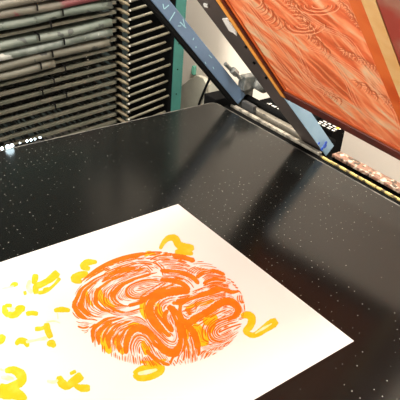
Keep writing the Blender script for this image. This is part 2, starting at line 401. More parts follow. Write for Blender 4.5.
# ripple crescents left by the stencil on the mesh (traced where they are on the screen)
def ripples(bm, path, size, count, ang, span=120, w=1.1):
    pp = resample(catmull(path), count)
    for i, (x, y) in enumerate(pp):
        s = size * 1.8 * (.75 + .5 * random.random()); pts = []
        for k in range(9):
            a = math.radians(ang + span * (k / 8 - .5)); pts.append((x + s * math.cos(a), y + s * math.sin(a) * .75))
        strip(bm, pts, [w * math.sin(math.pi * (k + .6) / 9.2) for k in range(9)], scr_pt)
def strip(bm, pts, ws, fn, h=None):
    vs = []
    for i, p in enumerate(pts):
        a = pts[max(i - 1, 0)]; b = pts[min(i + 1, len(pts) - 1)]
        tx, ty = b[0] - a[0], b[1] - a[1]; l = math.hypot(tx, ty) or 1; nx_, ny_ = -ty / l, tx / l
        w = max(ws[i] / 2, .03)
        vs.append((bm.verts.new(fn(p[0] + nx_ * w, p[1] + ny_ * w)), bm.verts.new(fn(p[0] - nx_ * w, p[1] - ny_ * w))))
    for i in range(len(vs) - 1):
        bm.faces.new([vs[i][0], vs[i][1], vs[i + 1][1], vs[i + 1][0]])
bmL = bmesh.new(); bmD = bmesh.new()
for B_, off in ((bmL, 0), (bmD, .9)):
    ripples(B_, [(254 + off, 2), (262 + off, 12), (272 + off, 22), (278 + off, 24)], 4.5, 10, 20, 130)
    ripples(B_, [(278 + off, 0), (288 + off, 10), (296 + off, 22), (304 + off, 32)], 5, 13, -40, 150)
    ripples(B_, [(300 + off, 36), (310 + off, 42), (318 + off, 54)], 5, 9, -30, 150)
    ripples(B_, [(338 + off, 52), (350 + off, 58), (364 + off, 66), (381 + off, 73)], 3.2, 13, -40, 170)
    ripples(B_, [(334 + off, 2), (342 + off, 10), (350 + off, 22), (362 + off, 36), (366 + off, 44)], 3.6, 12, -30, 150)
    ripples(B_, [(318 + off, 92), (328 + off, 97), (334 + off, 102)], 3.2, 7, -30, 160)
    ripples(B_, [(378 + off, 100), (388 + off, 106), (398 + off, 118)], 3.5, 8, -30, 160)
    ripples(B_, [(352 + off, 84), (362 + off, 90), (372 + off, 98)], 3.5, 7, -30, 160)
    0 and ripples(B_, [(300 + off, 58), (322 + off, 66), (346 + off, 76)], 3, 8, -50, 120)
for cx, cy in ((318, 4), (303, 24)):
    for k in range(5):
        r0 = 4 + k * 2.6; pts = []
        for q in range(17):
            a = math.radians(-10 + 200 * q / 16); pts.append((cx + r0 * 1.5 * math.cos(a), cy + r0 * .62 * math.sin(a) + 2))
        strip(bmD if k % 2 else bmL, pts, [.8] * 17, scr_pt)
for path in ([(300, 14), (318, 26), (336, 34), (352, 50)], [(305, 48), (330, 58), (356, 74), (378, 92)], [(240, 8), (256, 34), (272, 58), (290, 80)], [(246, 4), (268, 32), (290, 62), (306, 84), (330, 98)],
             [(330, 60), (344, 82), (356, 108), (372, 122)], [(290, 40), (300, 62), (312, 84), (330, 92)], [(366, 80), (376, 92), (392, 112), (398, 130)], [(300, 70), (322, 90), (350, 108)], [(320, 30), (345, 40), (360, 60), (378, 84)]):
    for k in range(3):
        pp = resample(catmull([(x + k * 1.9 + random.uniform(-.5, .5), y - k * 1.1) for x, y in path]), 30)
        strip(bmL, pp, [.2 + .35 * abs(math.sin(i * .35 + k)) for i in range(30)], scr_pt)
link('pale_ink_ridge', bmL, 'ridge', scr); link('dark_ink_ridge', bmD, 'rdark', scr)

# ------------------------------------------------------------------ paper with the print
PZ = T + .0006
paper = thing('print_sheet', 'large white sheet with orange swirl circle and yellow marks on the black table', 'paper', (.37, .70, T))
PPO = Vector((.37, .70, T))
def PP(name, bm, m):
    bmesh.ops.translate(bm, verts=bm.verts, vec=-PPO); return link(name, bm, m, paper)
bm = bmesh.new()
p0 = on_z(178, 204, PZ); p1 = on_z(354, 341, PZ)
p3 = p0 + Vector((-.76, .002, 0)); p2 = p1 + Vector((-.76, .002, 0))
prism(bm, [Vector((p.x, p.y, PZ)) for p in (p0, p1, p2, p3)], Vector((0, 0, -.0005)))
PP('sheet', bm, 'paper')
def zfn(z):
    c = [0]
    def g(x, y): c[0] += 1; return on_z(x, y, z + (c[0] // 2) * 4e-7)
    return g
zc = [PZ + .00040]
def nextz():
    zc[0] += .0000012; return zc[0]
rnd = random.Random(3)
GS = []; OCC = {}
def occ_mark(x, y, r):
    for i in range(int((x - r) * 2), int((x + r) * 2) + 1):
        for j in range(int((y - r) * 2), int((y + r) * 2) + 1):
            if (i / 2 - x) ** 2 + (j / 2 - y) ** 2 <= r * r: OCC[(i, j)] = 1
def note(pts, ws):
    for i in range(len(pts)):
        a = pts[max(i - 1, 0)]; b = pts[min(i + 1, len(pts) - 1)]; an = math.atan2(b[1] - a[1], b[0] - a[0])
        if i % 2 == 0: GS.append((pts[i][0], pts[i][1], math.cos(2 * an), math.sin(2 * an)))
        occ_mark(pts[i][0], pts[i][1], ws[i] / 2 + .45)
def stroke(bm, path, w, base, rough=.12, k=None, taper=.25, guide=True):
    """one brushed mark; w a number or list along the path"""
    pts = catmull(path); L_ = sum(math.hypot(b[0] - a[0], b[1] - a[1]) for a, b in zip(pts, pts[1:]))
    k = k or max(8, int(L_ / 1.1)); pts = resample(pts, k)
    wl = w if isinstance(w, list) else [w, w]
    ws = []; wl = [v * 1.12 + .15 for v in wl] if guide else wl
    for i in range(k):
        t = i / (k - 1); f = t * (len(wl) - 1); j = min(int(f), len(wl) - 2); u = f - j
        ww = wl[j] * (1 - u) + wl[j + 1] * u
        e = min(t, 1 - t) * L_ / max(ww, .1) / .5
        ww *= min(1, taper + (1 - taper) * math.sqrt(max(0, min(1, e))))
        ws.append(ww * (1 + rnd.uniform(-rough, rough)))
    z = nextz() if base is None else base
    if guide: note(pts, ws)
    strip(bm, pts, ws, zfn(z))
def family(bm, a, b, strands, k=60):
    """nested comb lines between two guide curves; strands = (t0, t1, from, to[, t0end, t1end])"""
    A_ = resample(catmull(a), k); B_ = resample(catmull(b), k)
    for s in strands:
        t0, t1, u0, u1 = s[:4]; e0, e1 = (s[4], s[5]) if len(s) > 4 else (t0, t1)
        i0, i1 = int(u0 * (k - 1)), int(u1 * (k - 1)); vs = []; z = nextz()
        ph = rnd.random() * 6
        for i in range(i0, i1 + 1):
            f = (i - i0) / max(1, i1 - i0); lo = t0 * (1 - f) + e0 * f; hi = t1 * (1 - f) + e1 * f
            c_ = (lo + hi) / 2; hw = (hi - lo) / 2 * 1.1 * min(1, .2 + 6 * min(f, 1 - f)) * (1 + rnd.uniform(-.12, .12)); c_ += .012 * math.sin(i * .5 + ph)
            q = []
            for t in (c_ - hw, c_ + hw):
                q.append(bm.verts.new(on_z(A_[i][0] * (1 - t) + B_[i][0] * t, A_[i][1] * (1 - t) + B_[i][1] * t, z)))
            vs.append(q)
        for i in range(len(vs) - 1): bm.faces.new([vs[i][0], vs[i][1], vs[i + 1][1], vs[i + 1][0]])
        pl, wl = [], []
        for i in range(i0, i1 + 1):
            f = (i - i0) / max(1, i1 - i0); lo = t0 * (1 - f) + e0 * f; hi = t1 * (1 - f) + e1 * f; t = (lo + hi) / 2
            pl.append((A_[i][0] * (1 - t) + B_[i][0] * t, A_[i][1] * (1 - t) + B_[i][1] * t)); wl.append((hi - lo) * math.hypot(A_[i][0] - B_[i][0], A_[i][1] - B_[i][1]))
        note(pl, wl)
O = bmesh.new()
# F1 upper left rim
family(O, [(79, 282), (88, 272), (106, 260.5), (127, 253.5), (148, 251)], [(84, 283), (96, 275), (112, 267), (130, 261), (146, 258)],
       [(0, .72, 0, 1), (.78, .98, 0, .45), (.8, .92, .55, .9), (.86, .96, .7, 1)])
family(O, [(104, 272), (122, 265), (140, 261), (155, 263), (165, 271)], [(104, 278), (122, 272), (140, 268), (150, 270), (158, 276)],
       [(.05, .5, 0, .55), (.6, .95, 0, .6), (.0, .12, .5, 1), (.2, .45, .55, .8)])
# F2 big left lobe (outer to inner)
C0 = [(133, 262), (112, 270), (92, 280), (80, 289), (73, 302), (74, 312), (83, 319), (95, 321.5)]
C1 = [(156, 272), (142, 276), (128, 281), (116, 289), (112, 297), (117, 304), (130, 306), (146, 300)]
family(O, C0, C1, [(0, .10, .05, 1), (.13, .24, 0, .98), (.275, .30, .45, .95), (.34, .365, .5, .97), (.27, .44, 0, .42), (.41, .43, .5, 1),
                   (.46, .58, .30, .99, .47, .57), (.47, .62, 0, .38), (.62, .64, .4, .95), (.67, .69, .45, .97), (.72, .76, .4, .95), (.80, .83, .3, .95),
                   (.66, .70, .0, .4), (.73, .77, .0, .36), (.80, .85, 0, .4), (.87, .92, .3, 1), (.95, 1.12, 0, 1)], 80)
# thin lines beneath the lobe
family(O, [(95, 300), (104, 310), (120, 316), (140, 313)], [(104, 298), (112, 306), (126, 311), (144, 306)], [(0, .12, .1, 1), (.3, .42, 0, 1), (.55, .9, .2, 1), (.2, .24, .4, 1)])
# inner curl
family(O, [(168, 283), (152, 279), (138, 281), (126, 288), (127, 297), (140, 299), (156, 293), (168, 286)], [(168, 287), (154, 285), (142, 285), (134, 288), (134, 291), (140, 293), (152, 289), (166, 287)],
       [(0, .30, 0, 1), (.40, .55, 0, .9), (.66, .78, .2, 1), (.9, 1.0, .1, .9)])
stroke(O, [(140, 297), (150, 290), (160, 284), (168, 279)], 1.0, None)
stroke(O, [(146, 297), (156, 290), (166, 283)], 1.1, None)
stroke(O, [(150, 299), (160, 291), (170, 285)], 1.4, None)
stroke(O, [(128, 306), (142, 301), (154, 294), (170, 288), (188, 291)], [3, 4.5, 5, 5, 4], None)
# upper middle fine lines and arcs
for a_, b_, c_, w in (((139, 268), (146, 265), (153, 271), .9), ((141, 271), (147, 268), (151, 273), .8), ((144, 273), (148, 271), (150, 275), .8),
                      ((155, 262), (161, 268), (163, 276), 1), ((158, 262), (164, 268), (165, 275), .7), ((150, 260), (158, 256), (172, 255), 1.4), ((152, 263), (162, 259), (178, 259), 1.0),
                      ((160, 266), (172, 264), (184, 266), .8), ((147, 253), (155, 251.5), (162, 252.5), 2.2), ((162, 255), (170, 253.5), (178, 256), .9), ((158, 258), (170, 257), (182, 260), .7),
                      ((162, 262), (176, 261), (190, 266), .7), ((166, 267.5), (180, 267), (194, 273), .8)):
    stroke(O, [a_, b_, c_], w, None)
# bands running right of centre
stroke(O, [(160, 270.5), (170, 271.5), (182, 273), (192, 277), (199, 284)], [3.2, 4.2, 4.2, 4.5, 3], None)
stroke(O, [(160, 280), (172, 280.5), (182, 283.5), (190, 290)], [3.5, 4.5, 4.5, 3.5], None)
stroke(O, [(163, 276), (176, 276.5), (188, 281), (194, 288)], .8, None)
stroke(O, [(164, 291), (178, 290.5), (188, 293)], [4, 5, 4], None)
stroke(O, [(172, 255), (182, 257), (195, 261)], [3, 4.6, 4], None)
for k in range(5):
    stroke(O, [(186 + k * 2.6, 273 + k * .3), (190 + k * 2.6, 269 + k * .4), (196 + k * 3, 266.5 + k * .6)], .7, None)
stroke(O, [(199, 266), (208, 266), (217, 268)], .5, None); stroke(O, [(193, 264), (204, 263.5), (214, 265)], .35, None)
stroke(O, [(196, 278), (203, 273), (214, 271), (225, 275)], [3.5, 3.6, 3.6, 3], None)
stroke(O, [(203, 284), (210, 280), (218, 279), (226, 281)], [2.6, 3.2, 3, 2.6], None)
for k, w in enumerate((.7, .5, .6)):
    stroke(O, [(202 + k, 278 + k * .4 + k), (211, 275 + k * 1.0), (226, 277 + k * .9)], w, None)
for k, w in enumerate((.7, .8, .6, .6)):
    stroke(O, [(206 + k * 1.2, 287.5 + k * .6), (215, 283.5 + k * 1.2), (229, 285 + k)], w, None)
for (x, y) in ((231, 281), (232.5, 284), (235, 286.5), (237, 290), (239.5, 292)):
    stroke(O, [(x, y), (x + 2.5, y + 1.5), (x + 4, y + .2)], 1, None)
# long wavy band on the right
stroke(O, [(180, 305), (188, 299.5), (197, 296), (210, 292.5), (222, 288.3), (231, 292), (239, 291)], [3, 4, 4.5, 5, 6, 4, 2], None)
for k in range(4):
    stroke(O, [(192 + k * 3, 292 - k * .6), (202 + k * 3, 288 - k * .7), (212 + k * 3, 286.0)], .7, None)
for k, w in enumerate((.9, 1.0, .9, .8)):
    stroke(O, [(183 + k * 1.5, 307 + k * 2.4), (192 + k, 305.5 + k * 2), (198, 300.5 + k * 1.8), (212, 296 + k * 1.7), (226, 292.5 + k * 1.4)], w, None)
for k in range(4):
    stroke(O, [(238 + k * 2.1, 295 - k * .3), (237.5 + k * 2.1, 300), (242 + k * 1.5, 303.5)], .9, None)
stroke(O, [(244.5, 304), (245, 309), (246.5, 314)], 1.6, None)
# big right arch
stroke(O, [(181, 319), (188, 323), (197, 317.5), (209, 311), (220, 303.5), (230, 301.5), (238, 308), (236, 315), (228, 321)], [6, 6.5, 6.5, 6.5, 7, 7, 6.5, 5.5, 3], None)
family(O, [(241, 310), (228, 315), (214, 321), (207, 330), (210, 341), (222, 343), (240, 333)], [(238, 323), (230, 325), (222, 328), (218, 331), (219, 334), (224, 335), (236, 328)],
       [(0, .10, .1, .9), (.16, .36, 0, 1), (.44, .56, 0, 1), (.64, .74, .05, .95), (.82, .96, 0, .9)])
family(O, [(199, 347), (206, 348), (220, 350), (241, 340)], [(203, 343), (210, 345), (222, 345), (243, 330)],
       [(0, .12, .0, 1), (.3, .4, 0, 1), (.6, .7, .1, 1), (.88, .97, .1, 1)])
for k in range(9):
    x = 201 + k * 4.4; stroke(O, [(x, 357 - k * 1.9), (x + 2.5, 353.5 - k * 1.9), (x + 6, 351 - k * 1.9)], .6, None)
# first big S
stroke(O, [(190, 291.5), (176, 292), (162, 294.5), (151.5, 301), (149.5, 312), (155.5, 323), (165, 333), (171, 336)], [4, 6, 7, 8, 8, 7.5, 6.5, 3], None)
stroke(O, [(157, 306), (156, 312), (161, 319), (167, 326)], [2.5, 3, 3, 2.5], None)
family(O, [(148, 296), (143.5, 306), (146, 320), (156, 333), (168, 343)], [(151, 297), (147.5, 306), (150, 319), (159, 330), (169, 339)], [(0, .22, 0, 1), (.45, .62, .1, 1), (.8, .95, .2, 1)])
family(O, [(176, 297), (168, 298), (161, 302), (158.5, 308), (162, 317)], [(176, 301), (170, 302), (165, 304.5), (163, 309), (166, 317)], [(0, .3, 0, 1), (.6, .8, 0, 1)])
# second S: hill on the left, valley, up and over
stroke(O, [(126, 354), (126.5, 342), (131, 332), (139, 328), (147, 332), (156, 342), (167, 351), (176, 352), (182, 344), (182, 333), (178, 320), (172.5, 309.5), (167, 307)], [5, 5.5, 6, 7, 7.5, 8, 8, 8, 8, 8, 8, 7, 5], None)
stroke(O, [(168, 310), (165, 315), (167, 323), (173, 332)], [3, 5, 6, 4], None)
stroke(O, [(176, 301), (184, 299.5), (193, 296)], [3.5, 3, 2], None)
stroke(O, [(172, 303), (180, 304), (180, 312), (184, 320)], [3, 3.4, 3, 2.4], None)
family(O, [(157, 329), (166, 338), (173, 341), (176, 336), (174, 326)], [(158, 335), (166, 345), (176, 347), (179, 338), (176, 326)], [(.05, .3, 0, 1), (.5, .62, 0, 1), (.85, .98, 0, 1)])
# nested arcs at lower left
D0 = [(90.5, 342), (91.5, 330), (99, 321.5), (110, 317), (127, 315.5), (141, 320), (155, 331.5), (170, 344)]
D1 = [(123, 354), (122, 343), (126, 333), (132, 327.5), (139, 325), (147, 328), (157, 337), (168, 347)]
family(O, D0, D1, [(0, .12, 0, .42), (.17, .32, .0, .45, .15, .26), (.0, .05, .45, 1), (.13, .2, .5, .95), (.36, .44, .05, .45), (.30, .38, .45, 1), (.48, .64, 0, .5), (.5, .62, .5, .85), (.7, .76, 0, .9), (.82, .95, 0, .5), (.85, .92, .5, 1)], 70)
# nested small arcs in the hill
family(O, [(131, 356), (130, 345), (134, 337), (140, 334), (147, 338), (153, 347), (158, 356)], [(139, 356), (138, 349), (139, 345), (141, 343), (144, 345), (147, 350), (150, 357)],
       [(0, .2, 0, 1), (.35, .5, 0, 1), (.65, .78, .1, 1), (.9, 1, .1, .9)])
stroke(O, [(146, 350), (152, 356), (160, 362), (170, 365)], [3, 4, 4, 2], None)
# short lines left of the circle
for a_, b_, c_, w in (((76, 321), (79, 322.5), (84, 323), .5), ((77.5, 326), (83, 328), (89, 326.5), 1.6), ((81, 330), (85, 331), (89, 329.5), .5), ((78, 324), (84, 325.3), (89, 324.5), .5), ((84, 333), (86, 332.6), (88, 331), .4)):
    stroke(O, [a_, b_, c_], w, None)
# columns down the bottom centre
stroke(O, [(185.5, 324), (193, 332), (197, 343), (198.5, 356)], [5, 6.5, 6, 3], None)
stroke(O, [(185, 336), (188, 346), (189, 359)], [2, 2.4, 1.6], None)
stroke(O, [(189.5, 334), (192.5, 346), (193.5, 358)], [1, 1.6, 1], None)
stroke(O, [(184, 348), (184.5, 354), (183, 361)], 1.4, None)
stroke(O, [(175, 355), (172, 359), (170, 364)], 2, None); stroke(O, [(180, 354), (178, 359), (177, 363)], 1, None)
for k in range(6):
    x = 152 + k * 5.5; stroke(O, [(x, 360 + .4 * k - .1 * k * k), (x + 2, 363.5 + .2 * k - .1 * k * k), (x + 3, 365.5 - .1 * k * k)], .8, None)
# fine comb lines that follow the broad strokes inside the circle
CC = Vector((.5035, .7035)); CR = .1575
def in_circle(x, y, m=0): 
    p = on_z(x, y, T); return (p.x - CC.x) ** 2 + (p.y - CC.y) ** 2 < (CR - m) ** 2
def in_poly(x, y, poly):
    c_ = False; j = len(poly) - 1
    for i in range(len(poly)):
        if (poly[i][1] > y) != (poly[j][1] > y) and x < (poly[j][0] - poly[i][0]) * (y - poly[i][1]) / (poly[j][1] - poly[i][1]) + poly[i][0]: c_ = not c_
        j = i
    return c_
GAPS = [[(94, 321), (108, 315), (122, 315.5), (146, 308), (148, 322), (140, 317), (126, 313.5), (110, 314.5), (100, 320)],
        [(82, 282), (98, 273), (122, 266), (123, 268.5), (100, 277), (84, 284)], [(163, 334), (172, 338), (171, 345), (164, 341)],
        [(186, 262), (205, 262), (235, 276), (232, 280), (210, 269), (192, 268)], [(190, 284), (204, 276), (203, 289), (192, 291)],
        [(72, 318), (78, 319), (92, 332), (90, 345), (80, 340)], [(228, 284), (240, 292), (240, 300), (226, 291)]]
def field(x, y):
    cx = cy = 0
    for gx, gy, c2, s2 in GS:
        dd = (gx - x) ** 2 + (gy - y) ** 2
        if dd < 144: w_ = math.exp(-dd / 10) + 1e-5; cx += c2 * w_; cy += s2 * w_
    return .5 * math.atan2(cy, cx)
def free(x, y): return in_circle(x, y, .001) and not any(in_poly(x, y, g) for g in GAPS) and (int(round(x * 2)), int(round(y * 2))) not in OCC
seeds = [(x / 1.5 + rnd.random() * .5, y / 1.5 + rnd.random() * .5) for x in range(105, 378) for y in range(370, 552)]; rnd.shuffle(seeds)
nl = 0
for sx_, sy_ in seeds:
    if not free(sx_, sy_): continue
    halves = []
    for sg in (1, -1):
        x, y = sx_, sy_; a0 = field(x, y) + (0 if sg == 1 else math.pi); out = []; lim = rnd.randint(7, 26)
        for _ in range(lim):
            a = field(x, y)
            if math.cos(a - a0) < 0: a += math.pi
            a0 = a; x += .8 * math.cos(a); y += .8 * math.sin(a)
            if not free(x, y): break
            out.append((x, y))
        halves.append(out)
    pts = halves[1][::-1] + [(sx_, sy_)] + halves[0]
    if len(pts) < 7: continue
    wmax = rnd.choice((.55, .7, .9, 1.2, 1.6)); L1 = len(pts)
    ws = [wmax * min(1, .35 + .65 * min(i, L1 - 1 - i) / 3) for i in range(L1)]
    strip(O, pts, ws, zfn(nextz())); nl += 1
    for p in pts: occ_mark(p[0], p[1], wmax / 2 + .8)
CL = bmesh.new(); zc[0] += .00002; ns = 0
cand = [g for g in GS]; rnd.shuffle(cand)
for gx, gy, c2, s2 in cand:
    if ns > 110: break
    x, y = gx + rnd.uniform(-2, 2), gy + rnd.uniform(-2, 2)
    if not in_circle(x, y, .004): continue
    a0 = field(x, y); pts = [(x, y)]
    for _ in range(rnd.randint(5, 14)):
        a = field(x, y)
        if math.cos(a - a0) < 0: a += math.pi
        a0 = a; x += .9 * math.cos(a); y += .9 * math.sin(a)
        if not in_circle(x, y, .003): break
        pts.append((x, y))
    if len(pts) > 4: strip(CL, pts, [rnd.uniform(.3, .65) * math.sin(math.pi * (i + .7) / (len(pts) + .4)) for i in range(len(pts))], zfn(nextz())); ns += 1
PP('bare_scratch', CL, 'paper')
for v in O.verts:                                   # the stencil opening is a true circle
    r_ = Vector((v.co.x - CC.x, v.co.y - CC.y))
    if r_.length > CR: r_ = r_ * (CR / r_.length); v.co.x = CC.x + r_.x; v.co.y = CC.y + r_.y
PP('orange_swirl', O, 'orange')
# yellow ink under and around the circle
Yb = bmesh.new(); Pb = bmesh.new(); zy = [PZ + .0002]
def ys(bm, path, w, **kw):
    zy[0] += .000002; B_ = bmesh.new(); w = [v * (1.3 if bm is Yb else 1.1) for v in w]
    stroke(B_, path, w, zy[0] + (.00012 if bm is Pb else 0), rough=.06, taper=.62, guide=False, **kw)
    if bm is Yb: PP('yellow_mark', B_, 'yellow')
    else: PP('pale_yellow_wash', B_, 'pale')
ys(Yb, [(160, 249), (164, 242), (169, 238), (175, 238.5), (179, 245), (187, 248), (194, 247.5)], [2.5, 3.5, 4.5, 6, 6, 7, 5])
ys(Yb, [(175, 252), (185, 252), (193, 254)], [4, 5, 3])
ys(Yb, [(97, 262), (87, 262.5), (83, 266.5), (90, 269)], [3, 5, 5, 3.5]); ys(Yb, [(88, 273), (78, 276), (74, 279), (82, 282)], [4, 6, 6, 3])
ys(Yb, [(241, 316), (248, 315), (252, 319), (250, 326), (246, 331), (251, 335), (257, 334), (267, 327), (277, 320.5)], [4, 6, 6, 5.5, 4, 5, 6, 7.5, 7])
ys(Pb, [(255, 333.5), (264, 328), (272, 323.5)], [1, 2.5, 1])
ys(Yb, [(134, 374), (140, 369), (150, 367), (161, 366.5), (160, 372), (150, 377), (139, 378), (134, 374)], [4, 4, 5, 5, 5, 5, 5, 4]); ys(Pb, [(138, 373.5), (147, 372), (157, 369.5)], [2.5, 4, 2.5])
ys(Yb, [(98, 288), (101, 298), (110, 304), (120, 304)], [5, 6, 6, 3]); ys(Yb, [(86, 290), (88, 299), (93, 306)], [2, 3, 2])
ys(Yb, [(144, 300), (143, 309), (147, 319)], [4, 6, 4]); ys(Yb, [(128, 329), (134, 325), (142, 328)], [4, 5, 4])
ys(Yb, [(103, 331), (105, 343), (111, 353)], [3, 7, 5]); ys(Yb, [(117, 334), (118, 345), (124, 354)], [3, 5, 4]); ys(Yb, [(142, 341), (146, 347), (147, 355)], [3, 7, 5])
ys(Yb, [(157, 303), (159, 311), (165, 317)], [5, 5, 3]); ys(Yb, [(180, 322), (184, 332), (186, 340)], [4, 8, 5]); ys(Yb, [(186, 309), (195, 305), (206, 302), (214, 300)], [3, 3, 5, 3])
ys(Yb, [(193, 325), (201, 334), (205, 346)], [7, 9, 8]); ys(Yb, [(203, 322), (210, 320), (217, 316)], [7, 8, 5]); ys(Yb, [(212, 317), (212, 326), (209, 333)], [5, 6, 4]); ys(Yb, [(140, 362), (152, 362), (166, 360)], [2, 3, 2])
ys(Yb, [(144, 256), (149, 253), (156, 255)], [3, 3.5, 2])
# marks on the left of the sheet
ys(Yb, [(10, 287), (14, 284.5), (18, 284)], [2, 4, 3]); ys(Pb, [(2, 288.5), (8, 287.5), (14, 286)], [1, 2, 2])
ys(Yb, [(35.5, 274), (35, 279), (33, 284)], [5, 5, 3]); ys(Pb, [(30, 280), (28, 287), (32, 293)], [3, 4, 4])
ys(Yb, [(36, 294), (36, 287), (42, 284), (49, 280), (55, 275), (58, 272)], [4, 5, 5, 5, 6, 7]); ys(Yb, [(38, 293), (46, 291), (54, 285), (60, 278)], [3, 3, 2, 3]); ys(Yb, [(24.5, 291), (25.5, 295)], [2.5, 2.5]); ys(Yb, [(43, 290), (49, 288)], [3, 2])
ys(Yb, [(4, 305), (5, 311), (8, 317)], [3, 5, 3]); ys(Yb, [(5, 305.5), (12, 305.5)], [3, 3]); ys(Yb, [(8, 315), (15, 314), (20, 309), (25, 309)], [6, 6, 7, 5]); ys(Yb, [(26, 314), (32, 313), (38, 314)], [4, 3.5, 4]); ys(Pb, [(10, 310), (15, 309)], [5, 4])
ys(Yb, [(54, 310.5), (62, 309.5), (70, 310.5)], [3, 4.5, 3]); ys(Pb, [(57, 312), (58, 319)], [1, 1])
ys(Yb, [(46.5, 323), (47.5, 330), (51, 338)], [5, 5, 5]); ys(Yb, [(35, 329), (41, 328.5), (48, 326)], [4, 3, 3]); ys(Yb, [(16, 345), (19, 341), (25, 341.5), (28, 347)], [3, 5, 5, 3]); ys(Pb, [(26, 342), (36, 340), (47, 338)], [3, 2, 4])
ys(Yb, [(48, 346), (51, 343), (55, 347)], [4, 6, 4]); ys(Yb, [(-4, 343), (1, 339), (4, 335)], [7, 7, 5]); ys(Pb, [(46, 322), (54, 321), (60, 323)], [1.5, 1.5, 1])
ys(Yb, [(5, 371), (13, 370), (20, 374), (22, 380), (16, 385), (6, 387), (0, 385)], [4, 6, 8, 7, 7, 5, 4]); ys(Pb, [(1, 377), (8, 378), (14, 379)], [3, 5, 3]); ys(Yb, [(-4, 390), (4, 394), (16, 394), (26, 400)], [7, 8, 9, 6]); ys(Pb, [(0, 369), (5, 371)], [2, 2])
ys(Yb, [(59, 376), (61, 382), (67, 386), (74, 381), (82, 375)], [5, 7, 6, 7, 8]); ys(Yb, [(70, 374), (76, 371)], [3, 3]); ys(Yb, [(74, 385), (81, 388), (90, 388)], [3, 6, 6]); ys(Pb, [(47, 381), (54, 382), (58, 380)], [2.5, 3.5, 2])
Yb.free(); Pb.free()

# ------------------------------------------------------------------ drying rack
RY = 1.86                     # front plane of the rack
rack = thing('drying_rack', 'tall print drying rack of hinged wire trays with springs and teal posts', 'drying rack', (1.0, RY, 0))
RO = Vector((1.0, RY, 0))
def RK(name, bm, m, smooth=False, bevel=0, parent=None):
    bmesh.ops.translate(bm, verts=bm.verts, vec=-RO); return link(name, bm, m, parent or rack, smooth, bevel)
pL = on_y(176.7, 0, RY - .03); pR = on_y(186.6, 0, RY - .03)
def post(x0, x1, y0, y1):
    bm = bmesh.new(); box(bm, x0, x1, y0, y0 + .004, 0, 1.56); box(bm, x1 - .004, x1, y0 + .004, y1, 0, 1.56)
    o = RK('post', bm, 'teal'); return o
post(pL.x, pR.x, RY - .03, RY + .02)
post(pL.x, pR.x, RY + .62, RY + .66)
post(-.10, -.065, RY - .03, RY + .02)
post(-.10, -.065, RY + .62, RY + .66)
bm = bmesh.new()
for k in range(10):
    zz = 1.5 - k * .1; bm = bmesh.new(); cyl(bm, (pL.x + .02, RY - .0302, zz), (pL.x + .02, RY - .031, zz), .003, 8)
    RK('post_hole', bm, 'rubber')
bm = bmesh.new(); box(bm, -.10, pR.x, RY + .6, RY + .62, .06, .10); box(bm, -.10, pR.x, RY - .02, RY, .06, .10); box(bm, -.10, pR.x, RY + .6, RY + .62, 1.5, 1.54)
RK('cross_rail', bm, 'teal')
RK('dark_filler_panel', bx(pL.x + .0015, pL.x + .004, RY - .025, RY + .62, .1, 1.5), 'black')  # black sheet added so the space left of the post stays dark
# spring column x
SX = on_y(121, 50, RY).x
bm = bmesh.new(); box(bm, SX - .012, SX + .022, RY + .028, RY + .04, .06, 1.5); RK('spring_upright', bm, 'black')
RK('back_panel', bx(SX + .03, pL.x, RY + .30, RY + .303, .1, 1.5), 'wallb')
TL = math.radians(4.6)
zbot = on_y(118, 118, RY).z - .09; ztop = on_y(120, -12, RY).z + .08
# pitch from the photo: about 8.6 px at the spring column
z_at0 = on_y(120, 2, RY).z; z_at1 = on_y(118, 107, RY).z
pitch = (z_at0 - z_at1) / 12.2
zs = []
z = z_at0 + pitch * 3
while z > z_at1 - pitch * 5: zs.append(z); z -= pitch
def tray(z, i):
    j = random.uniform(-.0015, .0015)
    mx = Matrix.Translation((SX - .010, RY, z + j)) @ Matrix.Rotation(-TL, 4, 'Y') @ Matrix.Rotation(0, 4, 'Z')
    Lx = -1.04; 
    bm = bmesh.new()
    box(bm, Lx, 0, -.004, .011, -.004, .005, mx=mx)         # front flat bar
    o = RK('tray', bm, 'slat'); bm = bmesh.new()
    for yy in (.12, .24, .36, .48): box(bm, Lx, 0, yy, yy + .008, -.003, .002, mx=mx)
    box(bm, Lx, 0, .56, .575, -.005, .006, mx=mx)
    box(bm, Lx - .01, Lx, -.004, .575, -.005, .006, mx=mx); box(bm, -.012, 0, -.004, .575, -.004, .005, mx=mx)
    bmesh.ops.translate(bm, verts=bm.verts, vec=-RO); link('tray_frame', bm, 'wire', o)
    bm = bmesh.new(); k = Lx + .02; st = .048
    while k < -.02:
        box(bm, k, k + .004, .0, .57, -.0045, -.0015, mx=mx); k += st * random.uniform(.85, 1.15)
    bmesh.ops.translate(bm, verts=bm.verts, vec=-RO); link('cross_wire', bm, 'wire', o)
    if z > z_at1 + .05:
        for xx in (-.22 - .13 * ((i * 7) % 3) / 3, -.47 - .1 * ((i * 5) % 4) / 4, -.70 - .1 * ((i * 3) % 5) / 5):
            bm = bmesh.new(); box(bm, xx, xx + .005, -.0180, .030, .0150, .0185, mx=mx); box(bm, xx, xx + .005, -.0200, -.0180, -.004, .0185, mx=mx)
            bmesh.ops.translate(bm, verts=bm.verts, vec=-RO); link('tray_hook', bm, 'rubber', o)
    return mx
mxs = [tray(z, i) for i, z in enumerate(zs)]
RODT = math.radians(9.5)
